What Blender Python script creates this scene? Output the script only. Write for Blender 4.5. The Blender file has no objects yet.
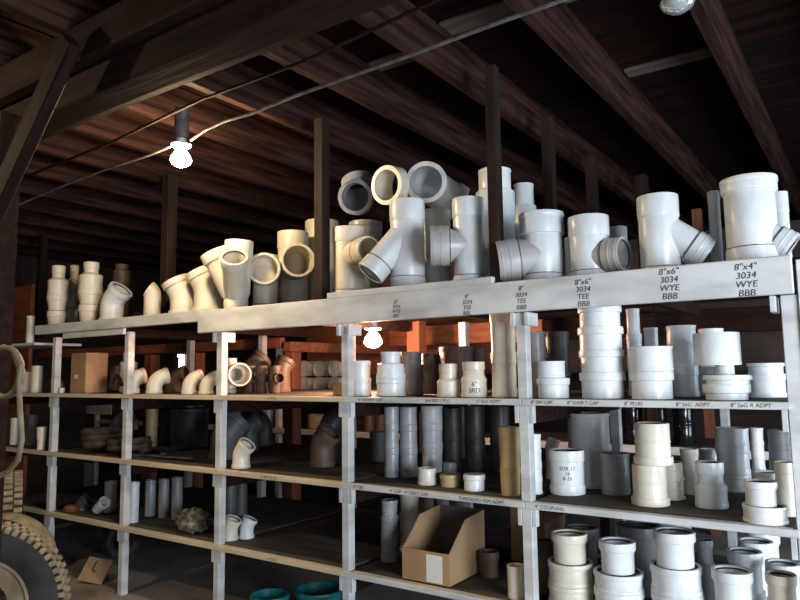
import bpy, math, random
from mathutils import Vector, Matrix
random.seed(7)
SC = bpy.context.scene
COL = SC.collection
rad = math.radians
# ------------------------------------------------------------------ camera model
F = 680.64
YAW, PITCH, ROLL = rad(34.7792), rad(6.1196), rad(-0.7459)
CAM = Vector((0, -3.12, 1.62))
FW = Vector((-math.sin(YAW)*math.cos(PITCH), math.cos(YAW)*math.cos(PITCH), math.sin(PITCH)))
_r = Vector((math.cos(YAW), math.sin(YAW), 0)); _u = _r.cross(FW)
RT = math.cos(ROLL)*_r + math.sin(ROLL)*_u
UP = -math.sin(ROLL)*_r + math.cos(ROLL)*_u
def ray(px, py): return RT*((px-400)/F) - UP*((py-300)/F) + FW
def aty(px, py, y):
    d = ray(px, py); return CAM + d*((y-CAM.y)/d.y)
def atz(px, py, z):
    d = ray(px, py); return CAM + d*((z-CAM.z)/d.z)
def atx(px, py, x):
    d = ray(px, py); return CAM + d*((x-CAM.x)/d.x)
cam_d = bpy.data.cameras.new('camera'); cam_d.sensor_width = 36; cam_d.lens = F/800*36
cam_d.clip_start = .02; cam_d.clip_end = 100
cam = bpy.data.objects.new('camera', cam_d); COL.objects.link(cam)
cam.matrix_world = Matrix(((RT.x, UP.x, -FW.x, CAM.x), (RT.y, UP.y, -FW.y, CAM.y), (RT.z, UP.z, -FW.z, CAM.z), (0, 0, 0, 1)))
SC.camera = cam
# ------------------------------------------------------------------ materials
def _new(name):
    m = bpy.data.materials.new(name); m.use_nodes = True
    nt = m.node_tree; nt.nodes.clear()
    o = nt.nodes.new('ShaderNodeOutputMaterial'); b = nt.nodes.new('ShaderNodeBsdfPrincipled')
    nt.links.new(b.outputs[0], o.inputs[0]); return m, nt, b
def mat(name, c1, c2, rough=.5, scale=(6, 6, 6), lo=.35, hi=.7, bump=0, detail=6, metal=0, coord='Object', spec=.5):
    m, nt, b = _new(name); L = nt.links.new
    tc = nt.nodes.new('ShaderNodeTexCoord'); mp = nt.nodes.new('ShaderNodeMapping'); mp.inputs['Scale'].default_value = scale
    nz = nt.nodes.new('ShaderNodeTexNoise'); nz.inputs['Scale'].default_value = 1; nz.inputs['Detail'].default_value = detail
    cr = nt.nodes.new('ShaderNodeValToRGB')
    cr.color_ramp.elements[0].position = lo; cr.color_ramp.elements[1].position = hi
    cr.color_ramp.elements[0].color = (*c1, 1); cr.color_ramp.elements[1].color = (*c2, 1)
    L(tc.outputs[coord], mp.inputs[0]); L(mp.outputs[0], nz.inputs['Vector']); L(nz.outputs['Fac'], cr.inputs[0])
    L(cr.outputs[0], b.inputs['Base Color']); b.inputs['Roughness'].default_value = rough; b.inputs['Metallic'].default_value = metal; b.inputs['Specular IOR Level'].default_value = spec
    if bump:
        bp = nt.nodes.new('ShaderNodeBump'); bp.inputs['Strength'].default_value = bump; bp.inputs['Distance'].default_value = .01
        L(nz.outputs['Fac'], bp.inputs['Height']); L(bp.outputs[0], b.inputs['Normal'])
    return m
def emis(name, col, s):
    m = bpy.data.materials.new(name); m.use_nodes = True; nt = m.node_tree; nt.nodes.clear()
    o = nt.nodes.new('ShaderNodeOutputMaterial'); e = nt.nodes.new('ShaderNodeEmission')
    e.inputs[0].default_value = (*col, 1); e.inputs[1].default_value = s; nt.links.new(e.outputs[0], o.inputs[0]); return m
M = {}
M['white'] = mat('pvc_white', (.58, .60, .61), (.76, .78, .78), .32, (9, 9, 5))
M['cream'] = mat('pvc_cream', (.60, .54, .43), (.74, .69, .58), .36, (9, 9, 5))
M['tan'] = mat('pvc_tan', (.42, .29, .12), (.55, .40, .19), .45, (9, 9, 5))
M['grey'] = mat('pvc_grey', (.22, .225, .235), (.33, .335, .345), .35, (9, 9, 5))
M['greyish'] = mat('pvc_plain_and_shaded_grey', (.36, .35, .345), (.50, .49, .48), .36, (9, 9, 5))  # shade on tee branches put into the colour; plain grey on one coupling
M['dim'] = mat('pvc_deep_shade_grey', (.06, .06, .064), (.115, .112, .115), .5, (9, 9, 5))  # dark grey with the shade of the dark bays put into it
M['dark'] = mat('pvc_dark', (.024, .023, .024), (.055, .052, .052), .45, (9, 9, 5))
M['black'] = mat('abs_black', (.006, .006, .008), (.014, .013, .016), .12, (9, 9, 5))
M['brown'] = mat('fitting_brown', (.07, .043, .029), (.12, .078, .053), .55, (9, 9, 5))
M['rust'] = mat('rusty_iron', (.10, .035, .012), (.20, .075, .025), .7, (14, 14, 14))
M['gasket'] = mat('gasket_rubber', (.01, .01, .012), (.03, .03, .034), .5)
M['ink'] = mat('marker_ink', (.012, .012, .014), (.03, .03, .035), .7)
M['paint'] = mat('white_painted_wood', (.36, .36, .35), (.62, .63, .63), .55, (3, 3, 9), .25, .6, .08)
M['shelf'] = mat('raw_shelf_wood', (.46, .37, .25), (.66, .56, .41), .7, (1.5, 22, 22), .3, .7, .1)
M['shelftop'] = mat('shaded_shelf_boards', (.045, .038, .033), (.12, .098, .078), .8, (1.5, 16, 16), .3, .75, .1, spec=.2)  # board wood darkened, shade of the shelf above put into the colour
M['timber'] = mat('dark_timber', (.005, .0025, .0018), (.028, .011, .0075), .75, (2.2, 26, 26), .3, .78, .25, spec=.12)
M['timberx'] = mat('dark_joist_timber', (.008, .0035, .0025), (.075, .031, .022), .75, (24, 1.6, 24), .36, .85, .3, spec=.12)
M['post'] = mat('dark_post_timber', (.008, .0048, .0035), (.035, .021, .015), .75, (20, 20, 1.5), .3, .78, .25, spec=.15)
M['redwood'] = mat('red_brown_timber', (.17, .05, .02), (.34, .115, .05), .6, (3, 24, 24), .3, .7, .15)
M['redpost'] = mat('red_brown_post_timber', (.15, .045, .02), (.30, .10, .045), .6, (24, 24, 1.6), .3, .7, .15)
M['palewood'] = mat('pale_board', (.06, .048, .04), (.13, .105, .085), .7, (2, 20, 20))
M['card'] = mat('cardboard', (.30, .18, .09), (.39, .25, .13), .8, (5, 5, 5))
M['cardin'] = mat('cardboard_inside_shaded', (.10, .075, .055), (.16, .12, .09), .85, (5, 5, 5))  # darker copy of the cardboard, shade inside the box put into it
M['paper'] = mat('paper_label', (.62, .60, .56), (.72, .70, .66), .7)
M['rubber'] = mat('tyre_rubber', (.012, .012, .011), (.045, .042, .036), .75, (7, 7, 7), bump=.1)
M['tread'] = mat('dusty_tyre_tread', (.22, .17, .10), (.42, .34, .22), .85, (16, 16, 16))
M['rim'] = mat('painted_wheel_rim', (.28, .21, .13), (.42, .33, .22), .5, (9, 9, 9))
M['hose'] = mat('dirty_hose', (.14, .11, .07), (.28, .23, .15), .6, (12, 12, 12))
M['teal'] = mat('teal_plastic', (.004, .09, .10), (.01, .17, .175), .35)
M['metal'] = mat('grey_conduit', (.09, .08, .075), (.2, .18, .165), .5, (20, 20, 20), metal=.4)
M['porcelain'] = mat('white_porcelain', (.5, .5, .47), (.65, .65, .6), .3)
M['rag'] = mat('mottled_dirty_rag', (.035, .032, .018), (.30, .26, .18), .95, (22, 22, 22), .35, .66, .5)
M['moss'] = mat('dark_hose_rubber', (.025, .019, .014), (.085, .062, .042), .7, (14, 14, 14))
M['clear'] = mat('crinkled_plastic', (.55, .58, .6), (.8, .82, .84), .15, (30, 30, 30), bump=.6)
M['concrete'] = mat('dusty_concrete', (.20, .17, .145), (.36, .31, .27), .9, (2.5, 2.5, 2.5), .3, .7, .15)
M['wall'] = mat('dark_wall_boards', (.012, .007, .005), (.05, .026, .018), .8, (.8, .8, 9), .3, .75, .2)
M['glow'] = emis('lit_bulb_glass', (1, .74, .44), 620)
M['glowred'] = emis('lit_bulb_glass_warm', (1, .56, .36), 900)
M['sky'] = emis('daylit_glass', (1, .9, .82), 6)
# roof boards: rows of planks across the joists
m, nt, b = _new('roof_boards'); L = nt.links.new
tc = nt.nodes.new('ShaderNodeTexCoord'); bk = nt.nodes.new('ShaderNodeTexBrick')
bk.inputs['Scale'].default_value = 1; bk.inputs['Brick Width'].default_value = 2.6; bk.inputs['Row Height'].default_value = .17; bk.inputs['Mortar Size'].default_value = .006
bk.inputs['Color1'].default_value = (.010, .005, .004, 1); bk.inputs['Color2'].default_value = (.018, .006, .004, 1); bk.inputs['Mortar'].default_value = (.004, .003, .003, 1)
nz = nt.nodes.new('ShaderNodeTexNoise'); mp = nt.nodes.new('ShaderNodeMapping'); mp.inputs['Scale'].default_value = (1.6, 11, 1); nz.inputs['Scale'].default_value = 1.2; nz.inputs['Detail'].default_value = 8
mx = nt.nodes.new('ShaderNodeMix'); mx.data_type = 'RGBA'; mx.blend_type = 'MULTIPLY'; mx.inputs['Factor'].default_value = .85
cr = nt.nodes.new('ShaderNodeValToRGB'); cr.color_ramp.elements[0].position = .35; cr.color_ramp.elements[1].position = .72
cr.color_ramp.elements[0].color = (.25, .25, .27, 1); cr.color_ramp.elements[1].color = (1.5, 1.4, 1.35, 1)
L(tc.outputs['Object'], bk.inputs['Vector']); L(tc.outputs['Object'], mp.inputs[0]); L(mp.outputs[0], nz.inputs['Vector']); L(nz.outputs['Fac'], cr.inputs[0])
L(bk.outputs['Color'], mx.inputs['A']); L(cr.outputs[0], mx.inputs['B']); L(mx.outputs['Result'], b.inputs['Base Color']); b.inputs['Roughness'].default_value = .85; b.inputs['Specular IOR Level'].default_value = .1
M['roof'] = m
# ------------------------------------------------------------------ mesh helpers
class MB:
    def __init__(s): s.v = []; s.f = []
    def add(s, vs, fs, mx=None):
        n = len(s.v)
        for p in vs: s.v.append(tuple(mx @ Vector(p)) if mx else tuple(p))
        for f in fs: s.f.append(tuple(i+n for i in f))
        return s
    def box(s, x0, x1, y0, y1, z0, z1, mx=None, b=.0):
        if b <= 0:
            vs = [(x, y, z) for x in (x0, x1) for y in (y0, y1) for z in (z0, z1)]
            s.add(vs, [(0, 1, 3, 2), (4, 6, 7, 5), (0, 4, 5, 1), (2, 3, 7, 6), (0, 2, 6, 4), (1, 5, 7, 3)], mx)
        else:
            import bmesh
            bm = bmesh.new(); bmesh.ops.create_cube(bm, size=1)
            for v in bm.verts: v.co = ((x0+x1)/2+v.co.x*(x1-x0), (y0+y1)/2+v.co.y*(y1-y0), (z0+z1)/2+v.co.z*(z1-z0))
            bmesh.ops.bevel(bm, geom=bm.edges[:], offset=b, segments=1, affect='EDGES')
            bm.verts.index_update(); s.add([tuple(v.co) for v in bm.verts], [[v.index for v in f.verts] for f in bm.faces], mx); bm.free()
        return s
    def sweep(s, rings, n=28, cap0=False, cap1=False, mx=None, close=False):
        """rings: list of (centre, side, up, radius)"""
        vs = []; fs = []
        for c, a, b_, r in rings:
            for k in range(n):
                t = 2*math.pi*k/n; vs.append(Vector(c)+Vector(a)*(r*math.cos(t))+Vector(b_)*(r*math.sin(t)))
        R = len(rings)
        for i in range(R if close else R-1):
            j = (i+1) % R
            for k in range(n):
                l = (k+1) % n; fs.append((i*n+k, i*n+l, j*n+l, j*n+k))
        if cap0: fs.append(tuple(range(n))[::-1])
        if cap1: fs.append(tuple((R-1)*n+k for k in range(n)))
        return s.add(vs, fs, mx)
    def lathe(s, prof, n=32, mx=None, close=False, cap0=False, cap1=False):
        return s.sweep([((0, 0, z), (1, 0, 0), (0, 1, 0), r) for r, z in prof], n, cap0, cap1, mx, close)
    def tube(s, pts, r, n=10, close=False):
        P = [Vector(p) for p in pts]; rings = []; up = None; N = len(P)
        for i, p in enumerate(P):
            t = (P[(i+1) % N]-P[i-1] if close else P[min(i+1, N-1)]-P[max(i-1, 0)]).normalized()
            if up is None: up = t.orthogonal().normalized()
            up = (up-t*up.dot(t)).normalized(); rings.append((p, up, t.cross(up), r[i] if isinstance(r, (list, tuple)) else r))
        return s.sweep(rings, n, not close, not close, None, close)
    def build(s, name, m, parent=None, loc=None, rz=None, mx=None, angle=35):
        me = bpy.data.meshes.new(name); me.from_pydata(s.v, [], s.f); me.validate()
        for p in me.polygons: p.use_smooth = True
        me.set_sharp_from_angle(angle=rad(angle))
        import bmesh
        bm = bmesh.new(); bm.from_mesh(me); bmesh.ops.recalc_face_normals(bm, faces=bm.faces[:]); bm.to_mesh(me); bm.free()
        me.materials.append(M[m] if isinstance(m, str) else m)
        o = bpy.data.objects.new(name, me); COL.objects.link(o)
        if parent: o.parent = parent
        if mx: o.matrix_local = mx
        if loc is not None: o.location = loc
        if rz is not None: o.rotation_euler = (0, 0, rz)
        return o
LABELS = set()
def tag(o, label, cat, group=None, kind=None):
    if label:
        if label in LABELS: print('DUPLICATE LABEL', label)
        LABELS.add(label); n = len(label.split())
        if n > 16 or n < 4: print('LABEL LENGTH', n, label)
        o['label'] = label
    if cat: o['category'] = cat
    if group: o['group'] = group
    if kind: o['kind'] = kind
    return o
def struct(o): o['kind'] = 'structure'; return o
def empty(name, loc, rz=0):
    o = bpy.data.objects.new(name, None); COL.objects.link(o); o.location = loc; o.rotation_euler = (0, 0, rz); o.empty_display_size = .05; return o
def lettering(text, size, parent, mx, bend=0, name='lettering', slant=.15):
    """marker writing as real mesh letters; bend = radius of a cylinder it wraps round"""
    cu = bpy.data.curves.new('t', 'FONT'); cu.body = text; cu.size = size; cu.align_x = 'CENTER'; cu.align_y = 'CENTER'; cu.shear = slant; cu.space_line = .95
    cu.offset = 0
    t = bpy.data.objects.new('t', cu); COL.objects.link(t); bpy.context.view_layer.update()
    me = bpy.data.meshes.new_from_object(t.evaluated_get(bpy.context.evaluated_depsgraph_get()))
    bpy.data.objects.remove(t); bpy.data.curves.remove(cu)
    for v in me.vertices:
        if bend:
            a = v.co.x/bend; v.co = Vector((bend*math.sin(a), v.co.y, bend*math.cos(a)-bend))
    me.materials.clear(); me.materials.append(M['ink']); me.name = name
    o = bpy.data.objects.new(name, me); COL.objects.link(o); o.parent = parent; o.matrix_local = mx; return o
FRONT = Matrix.Rotation(rad(90), 4, 'X')     # text standing up, read from -Y
# ------------------------------------------------------------------ pipe fittings
def elbow_rings(prof, a, Rb, th):
    """prof: list of (s, r) along a path: straight a, arc Rb*th bending from +Z to +X, then straight"""
    La = Rb*th; out = []
    def fr(s, r):
        if s <= a or th == 0: return (Vector((0, 0, s)), Vector((1, 0, 0)), Vector((0, 1, 0)), r)
        if s < a+La:
            t = (s-a)/Rb; e = 0
        else: t = th; e = s-a-La
        c = Vector((Rb*(1-math.cos(t))+e*math.sin(t), 0, a+Rb*math.sin(t)+e*math.cos(t)))
        return (c, Vector((math.cos(t), 0, -math.sin(t))), Vector((0, 1, 0)), r)
    for (s0, r0), (s1, r1) in zip(prof, prof[1:]):
        k = max(1, int(abs(s1-s0)/(max(La, .03)/9))) if th else 1
        for i in range(k): t = i/k; out.append(fr(s0+(s1-s0)*t, r0+(r1-r0)*t))
    out.append(fr(*prof[-1])); return out
def hollow(r, L, wall=.9, z0=0, floor=None):
    return [(z0, r*.985), (z0+.004, r), (L-.004, r), (L, r*.985), (L, r*wall), (z0 if floor is None else floor, r*wall)]
def band(r, s0, s1, t=1.05, inner=.93):
    e = min(.006, (s1-s0)*.25)
    return [(s0, r*.995), (s0+e*.4, r*t*.992), (s0+e, r*t), (s1-e, r*t), (s1, r*t*.985), (s1, r*inner)]
def ring_band(r, s, w=.007): return [(s-w/2, r*.995), (s-w/4, r*1.025), (s+w/4, r*1.025), (s+w/2, r*.995)]
def gasket_rings(r, s): return [(s-.004, r*.90), (s-.004, r*.80), (s-.012, r*.80), (s-.012, r*.905)]
GK = {'white': 'white', 'cream': 'cream', 'tan': 'tan'}
def scale_at(p):
    d = p-CAM; dep = d.dot(FW); h = Vector((d.dot(RT), dep)); return dep/F*(dep/h.length)
def spot(cx, w, z, y=None, base=None, py=None):
    """a point (X, Y, z) on a shelf and the radius of a round thing w wide there"""
    if y is None:
        p = atz(cx, base, z); r = w/2*scale_at(p); d = Vector((p.x-CAM.x, p.y-CAM.y)).normalized(); p = p+Vector((d.x, d.y, 0))*r
    else:
        q = aty(cx, py if py is not None else 400, y); p = Vector((q.x, y, z)); r = w/2*scale_at(p)
    return Vector((p.x, p.y, z+.0012)), r
def zof(cx, top, y): return aty(cx, top, y).z
def azim(p, az):
    """az: 0 = rightward as seen by somebody at the aisle, 90 = away, -90 = toward the aisle viewer"""
    d = p-CAM; return math.atan2(d.y, d.x)-math.pi/2+rad(az)
def px_of(P):
    d = P-CAM; k = d.dot(FW); return 400+F*d.dot(RT)/k, 300-F*d.dot(UP)/k
def aim(p, d, px, py):
    """where a branch leaves the axis over p (height) and how long it is, to end at (px, py)"""
    hz = .1; L = .2
    for _ in range(60):
        e = p+Vector((0, 0, hz))+d*L; x, y = px_of(e); s_ = scale_at(e)
        v = d-Vector((0, 0, d.z)); e2 = e+d*.01; gx = (px_of(e2)[0]-x)/.01
        L = max(.02, min(1.2, L+.7*(px-x)/(gx if abs(gx) > 30 else 30*(1 if gx >= 0 else -1)))); hz += .7*(y-py)*s_
    return hz, L
def tee(name, label, cx, w, top, y, z, az, kind='tee', m='cream', mouth=None, R=None, ang=90, cat='pipe fitting', group=None, bell=False, bands=(.16, .80), bm=None, br=.9, bl=1.3, bh=.5, ym=None):
    p, r = spot(cx, w, z, y, py=top)
    h = zof(cx, top, y)-z
    root = empty(name, p, 0); tag(root, label, cat, group); q = r*.95
    MB().sweep(elbow_rings(hollow(q, h), 0, 1, 0), 36).build('body', m, root)
    b0 = bands[0]*h; b1 = bands[1]*h
    MB().sweep(elbow_rings(band(q, b1, h+.001, 1.05 if not bell else 1.1), 0, 1, 0), 36).build('collar', m, root)
    if bell: MB().sweep(elbow_rings(band(q, h-.022, h+.002, 1.13), 0, 1, 0), 36).build('lip', m, root)
    MB().sweep(elbow_rings([(0, q*.9)]+band(q, .001, b0, 1.045), 0, 1, 0), 36).build('collar', m, root)
    MB().sweep(elbow_rings([(b0-.0005, q*.99), (b0-.0005, q*1.042), (b0+.0035, q*1.042), (b0+.0035, q*.99)], 0, 1, 0), 36, close=True).build('seam', 'dim', root)
    az_ = azim(p, az); a = rad(ang)
    d = Vector((math.cos(az_)*math.sin(a), math.sin(az_)*math.sin(a), math.cos(a)))
    if mouth and ym is not None:
        P = aty(mouth[0], mouth[1], ym); v = Vector((P.x-p.x, P.y-p.y, 0)); L0 = v.length; d = v.normalized(); hz = P.z-p.z; R2 = R*scale_at(P); a = math.pi/2
    elif mouth:
        hz, L0 = aim(p, d, *mouth); R2 = R*scale_at(p+Vector((0, 0, hz))+d*L0)
    else: hz, L0, R2 = bh*h, (bl+.5)*r, r*br
    k = R2*.90
    sn = math.sin(a); st = .06*r if sn > .9 else min(.3*r, L0*.5)
    mx = Matrix.Translation(Vector((0, 0, hz))+d*st) @ d.to_track_quat('Z', 'Y').to_matrix().to_4x4()
    L = L0-st
    hl = min(L*.5, R2*.95); k0 = min(k, q*.985)
    bo = MB().sweep(elbow_rings([(0, k0), (max(.01, L-hl*1.25), k0), (L-hl*.9, k), (L-.004, k), (L, k*.985), (L, k*.9), (L-hl*.8, k*.88), (0, k0*.85)], 0, 1, 0), 40).build('branch', bm or m, root, mx=mx)
    MB().sweep(elbow_rings(band(k, L-hl, L+.002, 1.075, .92), 0, 1, 0), 32).build('collar', bm or m, bo)
    for f in (.16, .55):
        MB().sweep(elbow_rings(ring_band(k*1.07, L-hl*f, .014), 0, 1, 0), 32).build('bead', bm or m, bo)
    MB().sweep(elbow_rings([(L-hl-.004, k*.98), (L-hl-.004, k*1.068), (L-hl+.001, k*1.068), (L-hl+.001, k*.98)], 0, 1, 0), 32, close=True).build('seam', 'dim', bo)
    MB().sweep(elbow_rings(gasket_rings(R2, L), 0, 1, 0), 32, close=True).build('gasket', 'gasket', bo)
    return root
def elbow(name, label, cx, w, z, y=None, base=None, az=0, th=90, m='cream', a=.5, Rb=1.3, e=.5, tilt=None, cat='pipe fitting', group=None, mx=None, rise=0, hub=1.1):
    p, r = spot(cx, w, z+rise, y, base)
    root = empty(name, p); tag(root, label, cat, group)
    t = rad(th); A, B, E_ = a*r, Rb*r, e*r; LL = A+B*t+E_
    M4 = Matrix.Rotation(azim(p, az), 4, 'Z')
    if mx is not None: M4 = mx
    q = r*.93
    MB().sweep(elbow_rings([(0, q*.98), (.003, q), (LL-.003, q), (LL, q*.98), (LL, q*.87), (.0, q*.87)], A, B, t), 28).build('body', m, root, mx=M4)
    hl = min(.45*r, max(.3*r, A))
    MB().sweep(elbow_rings([(0, q*.87)]+band(q, .0, hl, hub, .95), A, B, t), 28).build('collar', m, root, mx=M4)
    MB().sweep(elbow_rings(band(q, LL-hl, LL+.002, hub, .87), A, B, t), 28).build('collar', m, root, mx=M4)
    MB().sweep(elbow_rings(gasket_rings(q*1.02, LL), A, B, t), 28, close=True).build('gasket', 'gasket', root, mx=M4)
    return root
def round_thing(name, label, p, r, h, style='bell', m='white', cat='pipe fitting', group=None, n=36, r2=None, hn=.4, tilt=None, text=None):
    """one upright fitting with its collars; p = centre of its base"""
    r2 = r2 or r*.8
    def part(nm, prof, par, mm=None): return MB().sweep(elbow_rings(prof, 0, 1, 0), n).build(nm, mm or m, par)
    root = empty(name, p); tag(root, label, cat, group)
    if tilt: root.rotation_euler = tilt
    q = r*.95
    if style == 'bell':        # repair coupling: wide collar at both ends
        part('body', hollow(q, h), root); part('collar', band(q, h*.74, h+.001, 1.05), root); part('collar', [(0, q*.9)]+band(q, .0, h*.2, 1.05), root)
        part('gasket', gasket_rings(q*1.02, h), root, 'gasket')
    elif style == 'taper':
        part('body', [(0, q*.78), (0, q*.84), (h*.25, q*.88), (h*.6, q*1.0), (h*.82, q*1.0), (h, q*1.0), (h, q*.9), (h*.1, q*.76)], root); part('seam', ring_band(q*.86, h*.03, .006), root, 'dim')
        part('collar', band(q, h*.66, h+.001, 1.08), root); part('gasket', gasket_rings(q*1.03, h), root, 'gasket')
    elif style == 'cup':       # hub with flared mouth and slightly narrower foot
        part('body', [(0, q*.86), (0, q*.95), (h*.3, q*.97), (h*.66, q*1.0), (h*.82, q*1.0), (h, q*1.0), (h, q*.9), (h*.1, q*.85)], root)
        part('collar', band(q, h*.78, h+.001, 1.055), root); part('gasket', gasket_rings(q*1.03, h), root, 'gasket')
    elif style == 'skirt':     # plain can with a wider lip at the foot
        part('body', [(0, q*.8), (0, q*.94), (h-.004, q*.94), (h, q*.92), (h, q*.83), (h*.1, q*.8)], root)
        part('bead', ring_band(q*.94, h*.56, .012), root); part('collar', [(0, q*.9)]+band(q*.94, .0, h*.2, 1.12), root)
        part('gasket', gasket_rings(q*.945, h), root, 'gasket')
    elif style == 'cap':       # closed round top with a lip at the foot
        part('body', [(0, q*.88), (0, q*.97), (h*.86, q*.97), (h*.97, q*.94), (h, q*.86), (h, .0005)], root); part('collar', [(0, q*.9)]+band(q*.97, .0, h*.34, 1.07), root)
    elif style == 'lipcap':    # closed top, lip at the top
        part('body', [(0, q*.88), (0, q*.93), (h*.97, q*.93), (h, q*.9), (h, .0005)], root); part('collar', band(q*.95, h*.66, h*.99, 1.07, .8), root)
    elif style == 'red':       # reducer: broad foot, narrow neck
        k = h*(1-hn)
        part('body', [(0, q*.88), (0, q*.97), (k*.72, q*.97), (k*.8, q*1.0), (k*.9, q*.99), (k*1.08, r2*.93), (h*.99, r2*.93), (h, r2*.9), (h, r2*.8), (k*.9, r2*.78)], root)
        part('collar', band(r2*.95, h-(h-k)*.55, h+.001, 1.06, .84), root); part('collar', [(0, q*.9)]+band(q*.97, .0, k*.22, 1.04), root)
        part('gasket', gasket_rings(r2*.95, h), root, 'gasket')
    elif style == 'disc':
        part('body', [(0, .0005), (0, q*.9), (h*.5, q*.92), (h, q*.92), (h, .0005)], root)
        part('rim', band(q*.98, h*.42, h*.99, 1.05, .8), root)
    elif style == 'open':      # open hub seen from above with a broad rolled mouth
        part('body', [(0, q*.84), (0, q*.9), (h*.62, q*.9), (h*.7, q*.95), (h*.99, q*.97), (h, q*.95), (h, q*.84), (h*.6, q*.82), (h*.02, q*.8)], root)
        part('collar', band(q*.97, h*.72, h+.001, 1.05, .86), root); part('gasket', gasket_rings(q*1.02, h-.003), root, 'gasket')
    elif style == 'drum':
        part('body', [(0, q*.9), (0, q), (h*.98, q), (h, q*.98), (h, .0005)], root); part('seam', ring_band(q, h*.05, .006), root)
    elif style == 'can':
        part('body', hollow(q, h, .9), root); part('collar', band(q, h*.9, h+.001, 1.04), root); part('bead', ring_band(q, h*.1, .012), root)
    if text:
        tx, sz, fz = text
        a = azim(p, -90); 
        mxx = Matrix.Rotation(a+math.pi/2, 4, 'Z') @ Matrix.Translation((0, -(q*1.012), h*fz)) @ FRONT
        lettering(tx, sz, root, mxx, bend=q*1.012)
    return root
NUMS = {2: ['lower', 'upper'], 3: ['lowest', 'middle', 'topmost'], 4: ['lowest', 'second lowest', 'second highest', 'topmost'], 5: ['lowest', 'second lowest', 'middle', 'second highest', 'topmost']}
def stack(name, noun, where, cx, z, items, y=None, base=None, m='white', group=None, cat='pipe fitting', texts=None):
    """items, bottom to top: (style, width px, top px[, extra dict])"""
    out = []; p, r = spot(cx, items[0][1], z, y, base, py=items[0][2]); z0 = p.z; Y = p.y
    N = len(items)
    for i, it in enumerate(items):
        st, w, top = it[:3]; ex = dict(it[3]) if len(it) > 3 else {}
        z1 = zof(cx+ex.get('dx', 0), top, Y-(w/2*scale_at(p)*(.0)))
        q = Vector((p.x, Y, z0)); s = scale_at(q); rr = w/2*s
        if ex.get('dx'): q = q+Vector((ex['dx']*s*math.cos(YAW), 0, 0))
        mm = ex.get('m', m); nn = ex.get('noun', noun); nm = ex.get('name', name)
        lab = ('%s, %s of the stack %s' % (nn, NUMS[N][i], where)) if N > 1 else '%s %s' % (nn, where)
        kw = {k: ex[k] for k in ('hn', 'text', 'tilt') if k in ex}
        if 'r2' in ex: kw['r2'] = ex['r2']/2*s
        h = z1-z0 if 'h' not in ex else ex['h']
        out.append(round_thing(nm, lab, q, rr, h, st, mm, cat, group, **kw)); z0 += h
    return out
# ------------------------------------------------------------------ room
X0, X1, Y0, Y1, ZC = -9.6, 2.6, -4.6, 6.6, 3.52
struct(MB().box(X0, X1, Y0, Y1, -.1, 0).build('floor', 'concrete'))
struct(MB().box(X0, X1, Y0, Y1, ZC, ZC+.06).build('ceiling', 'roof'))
struct(MB().box(X0, X1, Y1, Y1+.12, 0, ZC).build('wall_back', 'wall'))
struct(MB().box(X0, X1, Y0-.12, Y0, 0, ZC).build('wall_front', 'wall'))
# left wall with one window opening
wl = atx(175, 352, X0); wr = atx(188, 373, X0)
wy0, wy1, wz1, wz0 = min(wl.y, wr.y), max(wl.y, wr.y), wl.z, wr.z
b = MB()
b.box(X0-.12, X0, Y0, wy0, 0, ZC).box(X0-.12, X0, wy1, Y1, 0, ZC).box(X0-.12, X0, wy0, wy1, 0, wz0).box(X0-.12, X0, wy0, wy1, wz1, ZC)
struct(b.build('wall_left', 'wall'))
win = empty('window_1', (X0, (wy0+wy1)/2, wz0)); struct(win)
ww = (wy1-wy0)/2; wh = wz1-wz0
MB().box(-.08, -.07, -ww, ww, 0, wh).build('pane', 'sky', win)
fb = MB(); t = .035
fb.box(-.06, .02, -ww-t, -ww+t, -t, wh+t).box(-.06, .02, ww-t, ww+t, -t, wh+t).box(-.06, .02, -ww, ww, -t, t).box(-.06, .02, -ww, ww, wh-t, wh+t)
fb.box(-.06, 0, -ww*.55-.02, -ww*.55+.02, 0, wh*.72).box(-.06, 0, -ww, 0, wh*.68, wh*.76)
fb.build('window_frame', 'palewood', win)
# right wall with an open doorway that lets the daylight in
DY0, DY1, DZ = -3.9, -.9, 2.5
EY0, EY1 = .9, 2.7
b = MB()
b.box(X1, X1+.12, Y0, DY0, 0, ZC).box(X1, X1+.12, DY1, EY0, 0, ZC).box(X1, X1+.12, EY1, Y1, 0, ZC)
b.box(X1, X1+.12, DY0, DY1, DZ, ZC).box(X1, X1+.12, EY0, EY1, DZ, ZC)
struct(b.build('wall_right', 'wall'))
def area(name, loc, to, sx, sy, e, col):
    l = bpy.data.lights.new(name, 'AREA'); l.shape = 'RECTANGLE'; l.size = sx; l.size_y = sy; l.energy = e; l.color = col
    o = bpy.data.objects.new(name, l); COL.objects.link(o); o.location = loc
    o.rotation_euler = (Vector(to)-Vector(loc)).to_track_quat('-Z', 'Z').to_euler(); return o
area('doorway_daylight', (X1+.05, (DY0+DY1)/2, 1.35), (-2, 0.6, 1.5), 1.7, 1.9, 290, (.80, .90, 1))
area('side_door_daylight', (X1+.05, (EY0+EY1)/2, 1.35), (-2, 1.2, 1.2), 1.7, 2.2, 110, (.72, .86, 1))
area('front_window_daylight', (-.6, Y0+.05, 1.9), (-1.6, 1, 1.5), 2.4, 1.4, 20, (.95, .97, 1))
pl = bpy.data.lights.new('aisle_fill_light', 'POINT'); pl.energy = 72; pl.color = (1, .78, .5); pl.shadow_soft_size = .05  # added unseen fill that warms the left shelf lips, no fixture
po = bpy.data.objects.new('aisle_fill_light', pl); COL.objects.link(po); po.location = (-4.3, -2.5, 2.95)
w = bpy.data.worlds.new('world'); SC.world = w; w.use_nodes = True
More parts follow.
